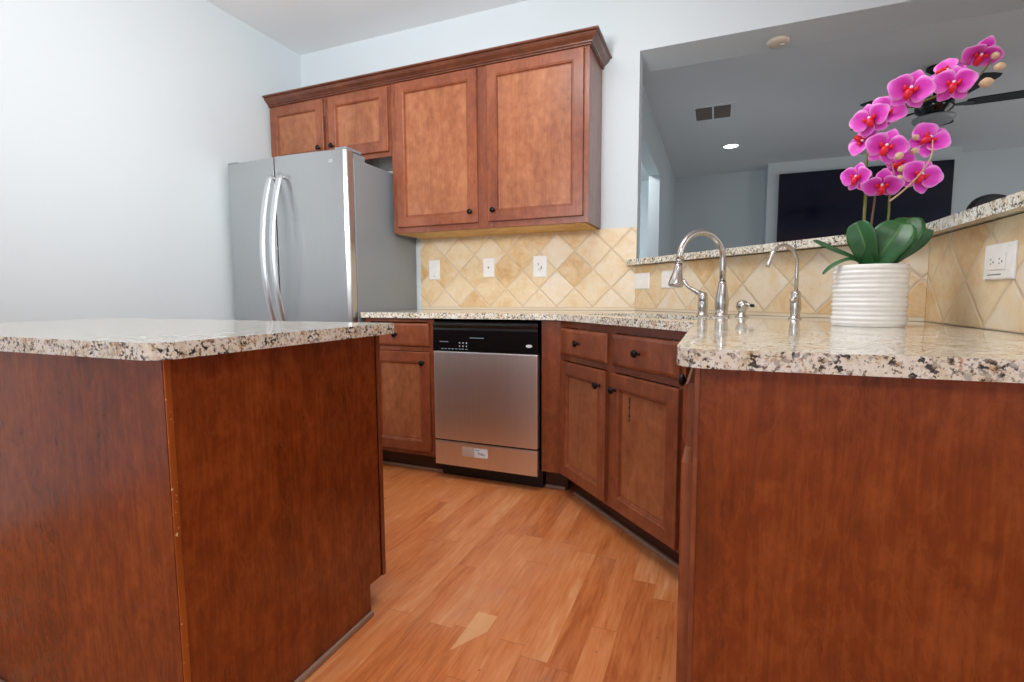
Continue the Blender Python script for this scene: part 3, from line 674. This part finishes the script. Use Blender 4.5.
def flower(c, face, roll=0, size=.042, seed=0):
    rnd = random.Random(seed)
    bm_ = bmesh.new(); rims = []
    defs = [(76, 1.02, 1.22), (-76, 1.02, 1.22), (0, .90, .82), (142, .90, .74), (-142, .90, .74)]
    for k, (ang, ll, ww) in enumerate(defs):
        vs, rim, nu, nv = petal_grid(size*ll, size*ww, .006, .22 if k < 2 else .12, shape=.85 if k < 2 else 1)
        tilt = rnd.uniform(.05, .35) * (1 if k < 2 else -.5)
        mx = Matrix.Rotation(math.radians(ang + rnd.uniform(-7, 7)), 4, 'Y') @ Matrix.Rotation(tilt, 4, 'X')
        verts = [bm_.verts.new(mx @ (v + Vector((0, .0015*(k > 1), .003)))) for v in vs]; rims += rim
        for i in range(nu):
            for j in range(nv-1):
                f = bm_.faces.new((verts[i*nv+j], verts[i*nv+j+1], verts[(i+1)*nv+j+1], verts[(i+1)*nv+j])); f.smooth = True
    me = bpy.data.meshes.new('flower'); bm_.to_mesh(me); bm_.free(); me.materials.append(MAT['petal'])
    o_ = bpy.data.objects.new('flower', me); COL.objects.link(o_); o_.parent = orc; set_rim(o_, rims)
    sm = o_.modifiers.new('thickness', 'SOLIDIFY'); sm.thickness = .0009
    fd = Vector(face).normalized(); up = Vector((0, 0, 1))
    x = fd.cross(up).normalized()*-1; y = -fd; z = x.cross(y)
    rm = Matrix((x, y, z)).transposed().to_4x4() @ Matrix.Rotation(roll, 4, 'Y'); rm.translation = c
    o_.matrix_local = rm
    s_ = size/.042
    m_ = MB()
    m_.tube([(0, -.001, .001*s_), (0, -.008*s_, -.001), (0, -.014*s_, -.006*s_), (0, -.014*s_, -.015*s_), (0, -.008*s_, -.020*s_)], [.003*s_, .0065*s_, .0080*s_, .0065*s_, .0015*s_], 12)
    m_.tube([(-.003*s_, -.005*s_, -.002*s_), (-.010*s_, -.010*s_, .002*s_), (-.012*s_, -.013*s_, .008*s_)], [.003*s_, .0045*s_, .002*s_], 10)
    m_.tube([(.003*s_, -.005*s_, -.002*s_), (.010*s_, -.010*s_, .002*s_), (.012*s_, -.013*s_, .008*s_)], [.003*s_, .0045*s_, .002*s_], 10)
    lip = m_.obj('lip', 'lip', o_)
    MB().tube([(0, -.004*s_, .004*s_), (0, -.010*s_, .005*s_), (0, -.013*s_, .002*s_)], [.002*s_, .0035*s_, .002*s_], 10).obj('column', 'lipwhite', o_)
    return o_
camv = Vector((1.412, -2.965, .998))
FLW = [ # x, y, z, face tweak (dx, dz), roll, size
 (2.008, -1.31, 1.598, (.25, -1.1), .3, .043), (1.952, -1.285, 1.570, (-.3, .9), 1.2, .040), (1.952, -1.335, 1.524, (0, -.05), .15, .044),
 (1.866, -1.33, 1.525, (-.1, .0), .35, .050), (1.790, -1.30, 1.470, (-.35, .05), -.3, .046), (1.815, -1.35, 1.383, (-.05, -.1), .35, .046),
 (1.918, -1.30, 1.402, (.2, .35), .9, .046), (1.812, -1.35, 1.288, (-.15, -.75), .1, .044), (1.905, -1.30, 1.310, (.3, .1), .5, .046),
 (1.765, -1.31, 1.318, (-.9, -.1), .2, .040), (1.780, -1.27, 1.425, (-.6, .3), 2.2, .040), (1.828, -1.285, 1.490, (-.2, .3), .7, .044),
 (1.868, -1.27, 1.345, (.1, .2), 1.7, .042)]
for i, (x, y, z, tw, rl, sz) in enumerate(FLW):
    c = Vector((x, y, z)); fdir = (camv - c); fdir.z *= .5; fdir.normalize()
    fdir += Vector((tw[0], 0, tw[1]))
    flower(c - pc, fdir, rl, sz*1.04, 20+i)
def spath(pts, n=6):
    pts = [Vector(p) for p in pts]; out = []
    pp = [pts[0]] + pts + [pts[-1]]
    for i in range(1, len(pp)-2):
        for k in range(n):
            t_ = k/n; a, b_, c, d = pp[i-1], pp[i], pp[i+1], pp[i+2]
            out.append(.5*((2*b_) + (c-a)*t_ + (2*a-5*b_+4*c-d)*t_*t_ + (3*b_-a-3*c+d)*t_**3))
    out.append(pts[-1]); return out
def stem(pts, r, mat='stem'):
    p_ = spath([P(*a) for a in pts]); n = len(p_)
    return MB().tube(p_, [r*(1-.55*i/n) for i in range(n)], 10).obj('stem', mat, orc)
stem([(1.800, -1.335, 1.06), (1.786, -1.31, 1.176), (1.787, -1.30, 1.283), (1.790, -1.285, 1.40), (1.822, -1.27, 1.475), (1.885, -1.285, 1.500), (1.925, -1.30, 1.510), (1.965, -1.30, 1.528), (2.010, -1.305, 1.545), (2.030, -1.32, 1.578)], .0042)
stem([(1.806, -1.325, 1.06), (1.804, -1.30, 1.18), (1.808, -1.30, 1.268), (1.800, -1.29, 1.33)], .0038, 'stem2')
stem([(1.820, -1.33, 1.06), (1.840, -1.305, 1.199), (1.842, -1.30, 1.265), (1.850, -1.31, 1.302), (1.868, -1.30, 1.33)], .0034, 'stem')
stem([(1.841, -1.305, 1.25), (1.868, -1.315, 1.275), (1.900, -1.325, 1.315), (1.918, -1.33, 1.355), (1.920, -1.325, 1.395)], .0026, 'bud')
stem([(1.850, -1.315, 1.300), (1.840, -1.33, 1.320), (1.833, -1.33, 1.352)], .0016, 'bud')
for (x, y, z, r) in ((2.031, -1.33, 1.582, .0085), (2.041, -1.33, 1.554, .0100), (2.017, -1.33, 1.520, .0120), (1.883, -1.33, 1.405, .0075), (1.881, -1.335, 1.369, .0085), (1.835, -1.385, 1.350, .0095), (1.844, -1.37, 1.320, .0075), (1.844, -1.365, 1.298, .0080)):
    ax = Vector((random.uniform(-.3, 1), -.3, random.uniform(-.2, .3))).normalized()
    MB().lathe([(.0006, -r*1.15), (r*.6, -r*.8), (r*.95, -r*.2), (r, .15*r), (r*.75, r*.75), (r*.3, r*1.2), (.0006, r*1.35)], 14,
        Matrix.Translation(P(x, y, z)) @ ax.to_track_quat('Z', 'Y').to_matrix().to_4x4()).obj('bud', 'bud', orc)
def leaf(pts, width, face, tipw=.25, fold=.16):
    c = spath([P(*a) for a in pts], 6); n = len(c); b_ = bmesh.new(); nv = 9; rows = []; rim = []
    fc = Vector(face).normalized()
    for i, p_ in enumerate(c):
        u = i/(n-1); t_ = (c[min(i+1, n-1)]-c[max(i-1, 0)]).normalized(); sd_ = t_.cross(fc).normalized(); nn_ = sd_.cross(t_)
        wd = width*max(.10, min(1, (.55+.75*u) if u < .6 else 1.01)*math.sqrt(max(0, 1-max(0, (u-.62)/.385)**2)))
        row = []
        for j in range(nv):
            v = j/(nv-1)*2-1
            row.append(b_.verts.new(p_ + sd_*v*wd/2 + nn_*abs(v)*wd*fold)); rim.append(abs(v))
        rows.append(row)
    for a, d in zip(rows, rows[1:]):
        for j in range(nv-1): f = b_.faces.new((a[j], a[j+1], d[j+1], d[j])); f.smooth = True
    me = bpy.data.meshes.new('leaf'); b_.to_mesh(me); b_.free(); me.materials.append(MAT['leaf'])
    o_ = bpy.data.objects.new('leaf', me); COL.objects.link(o_); o_.parent = orc; set_rim(o_, rim)
    md = o_.modifiers.new('thickness', 'SOLIDIFY'); md.thickness = .0016
CF = (-.25, -1, .35)
leaf([(1.795, -1.36, 1.068), (1.780, -1.38, 1.105), (1.765, -1.385, 1.150), (1.752, -1.375, 1.190)], .066, (-.6, -1, .2))
leaf([(1.795, -1.37, 1.066), (1.808, -1.395, 1.105), (1.828, -1.405, 1.145), (1.850, -1.395, 1.180)], .092, (-.35, -1, .35))
leaf([(1.812, -1.35, 1.066), (1.836, -1.365, 1.110), (1.862, -1.37, 1.160), (1.872, -1.35, 1.198)], .078, (-.2, -1, .3))
leaf([(1.812, -1.31, 1.066), (1.835, -1.29, 1.12), (1.855, -1.28, 1.17), (1.850, -1.27, 1.20)], .080, (-.1, -1, .2))
leaf([(1.820, -1.335, 1.066), (1.855, -1.335, 1.095), (1.895, -1.33, 1.130), (1.925, -1.32, 1.170)], .062, (-.5, -.8, .9))
leaf([(1.79, -1.35, 1.066), (1.752, -1.36, 1.096), (1.705, -1.355, 1.120), (1.660, -1.345, 1.150)], .020, (-.2, -.6, 1), fold=.3)
leaf([(1.79, -1.36, 1.066), (1.750, -1.37, 1.092), (1.712, -1.37, 1.080), (1.683, -1.365, 1.055)], .016, (-.2, -.6, 1), fold=.3)

# ------------------------------------------------------------------ living room things
tv = thing('television', 'large wall-mounted black flat television on the living room chimney breast', 'television', (3.085, 4.749, 1.56))
MB().box(-.928, .928, -.05, -.002, 0, 1.045, .004).obj('bezel', 'black_matte', tv)
MB().box(-.918, .918, -.0512, -.0503, .012, 1.035).obj('screen', 'screen', tv)
rl_ = thing('recessed_light', 'small round recessed light glowing in the living room ceiling', 'ceiling light', (1.533, 3.673, H))
MB().lathe([(.100, -.0005), (.098, -.004), (.080, -.006), (.078, -.0005)], 32, cap=False).obj('trim_ring', 'white', rl_)
MB().lathe([(.0775, -.001), (.0775, -.003)], 32).obj('lens', 'lamp', rl_)
vt = thing('ceiling_vent', 'rectangular grey two-panel return air vent in the living room ceiling', 'vent', (1.34, 2.41, H))
m = MB()
for a, wd_ in ((-.19, .034), (-.008, .016), (.156, .034)): m.box(a, a+wd_, -.205, .205, -.008, -.0005)
m.box(-.185, .186, -.210, -.178, -.0082, -.0005).box(-.185, .186, .178, .210, -.0082, -.0005).obj('frame', 'ceiling', vt)
MB().box(-.168, .169, -.187, .187, -.003, -.0005).obj('filter_panel', 'grille', vt)
m = MB()
for k in range(24): m.box(-.168, .169, -.186+k*.0158, -.182+k*.0158, -.006, -.0031)
m.obj('louvres', 'grille', vt)
sm_ = thing('smoke_detector', 'round beige smoke detector under the header beam', 'smoke detector', (1.685, .165, 2.356))
MB().lathe([(.052, -.0004), (.056, -.004), (.056, -.014), (.050, -.021), (.030, -.025), (.001, -.026)], 36).obj('housing', plain('aged_plastic', srgb(214, 204, 186), .4), sm_)
MB().lathe([(.010, -.024), (.010, -.0275)], 16, Matrix.Translation((.02, 0, 0))).obj('test_button', 'plastic', sm_)
# ceiling fan
fan = thing('ceiling_fan', 'black ceiling fan with a pale glass light bowl behind the orchid', 'ceiling fan', (2.96, 2.05, H))
MB().lathe([(.065, -.0005), (.065, -.02), (.03, -.05), (.013, -.055)], 28).lathe([(.013, -.05), (.013, -.23)], 16).obj('downrod', 'black_matte', fan)
MB().lathe([(.02, -.22), (.07, -.23), (.115, -.25), (.125, -.29), (.12, -.33), (.085, -.36), (.085, -.38)], 32).obj('motor_housing', 'black', fan)
MB().lathe([(.09, -.375), (.135, -.382), (.135, -.40), (.11, -.425), (.06, -.442), (.001, -.447)], 32).obj('light_bowl', 'fanglass', fan)
for k in range(5):
    a = math.radians(-6 + 72*k)
    mx = Matrix.Rotation(a, 4, 'Z') @ Matrix.Rotation(-.09, 4, 'X')
    mz = Matrix.Translation((0, 0, -.30))
    bl_ = MB().prism([(.19, -.05), (.25, -.062), (.56, -.070), (.60, -.055), (.61, 0), (.60, .055), (.56, .070), (.25, .062), (.19, .05)], -.004, .004, mx=mz @ mx).obj('blade', 'black_matte', fan)
    MB().prism([(.11, -.015), (.19, -.035), (.24, -.03), (.24, .03), (.19, .035), (.11, .015)], -.008, -.0045, mx=mz @ mx).obj('blade_bracket', 'black', bl_)
# bar stool behind the ledge
bs = thing('bar_stool', 'black round-backed bar stool behind the raised bar on the right', 'bar stool', (2.74, .12, 0), PI/2+.25)
for sx in (-1, 1):
    for sy in (-1, 1): MB().tube([(sx*.21, sy*.21, 0), (sx*.15, sy*.15, .76)], .015, 10).obj('leg', 'black_matte', bs)
m = MB()
for sx in (-1, 1): m.tube([(sx*.19, -.19, .25), (sx*.19, .19, .25)], .010, 8).tube([(-.19, sx*.19, .25), (.19, sx*.19, .25)], .010, 8)
m.obj('foot_ring', 'black_matte', bs)
MB().lathe([(.001, .755), (.20, .757), (.215, .775), (.215, .80), (.19, .825), (.001, .83)], 32).obj('seat', 'black_matte', bs)
b = bmesh.new(); n = 20; rows = []
for i in range(n+1):
    th = -1.15 + 2.3*i/n; top = .84 + .66*max(.02, math.cos(th*1.25))**.3
    if i in (0, n): top = 1.0
    rows.append([b.verts.new((r*math.cos(th), r*math.sin(th), z)) for r, z in ((.195, .80), (.195, top), (.225, top), (.225, .80))])
for a, c in zip(rows, rows[1:]):
    for i in range(4): f = b.faces.new((a[i], a[(i+1) % 4], c[(i+1) % 4], c[i])); 
b.faces.new(rows[0][::-1]); b.faces.new(rows[-1]); bmesh.ops.recalc_face_normals(b, faces=b.faces)
m = MB(); m.merge(b, 0, False); m.obj('backrest', 'black_matte', bs, bevel=.008)
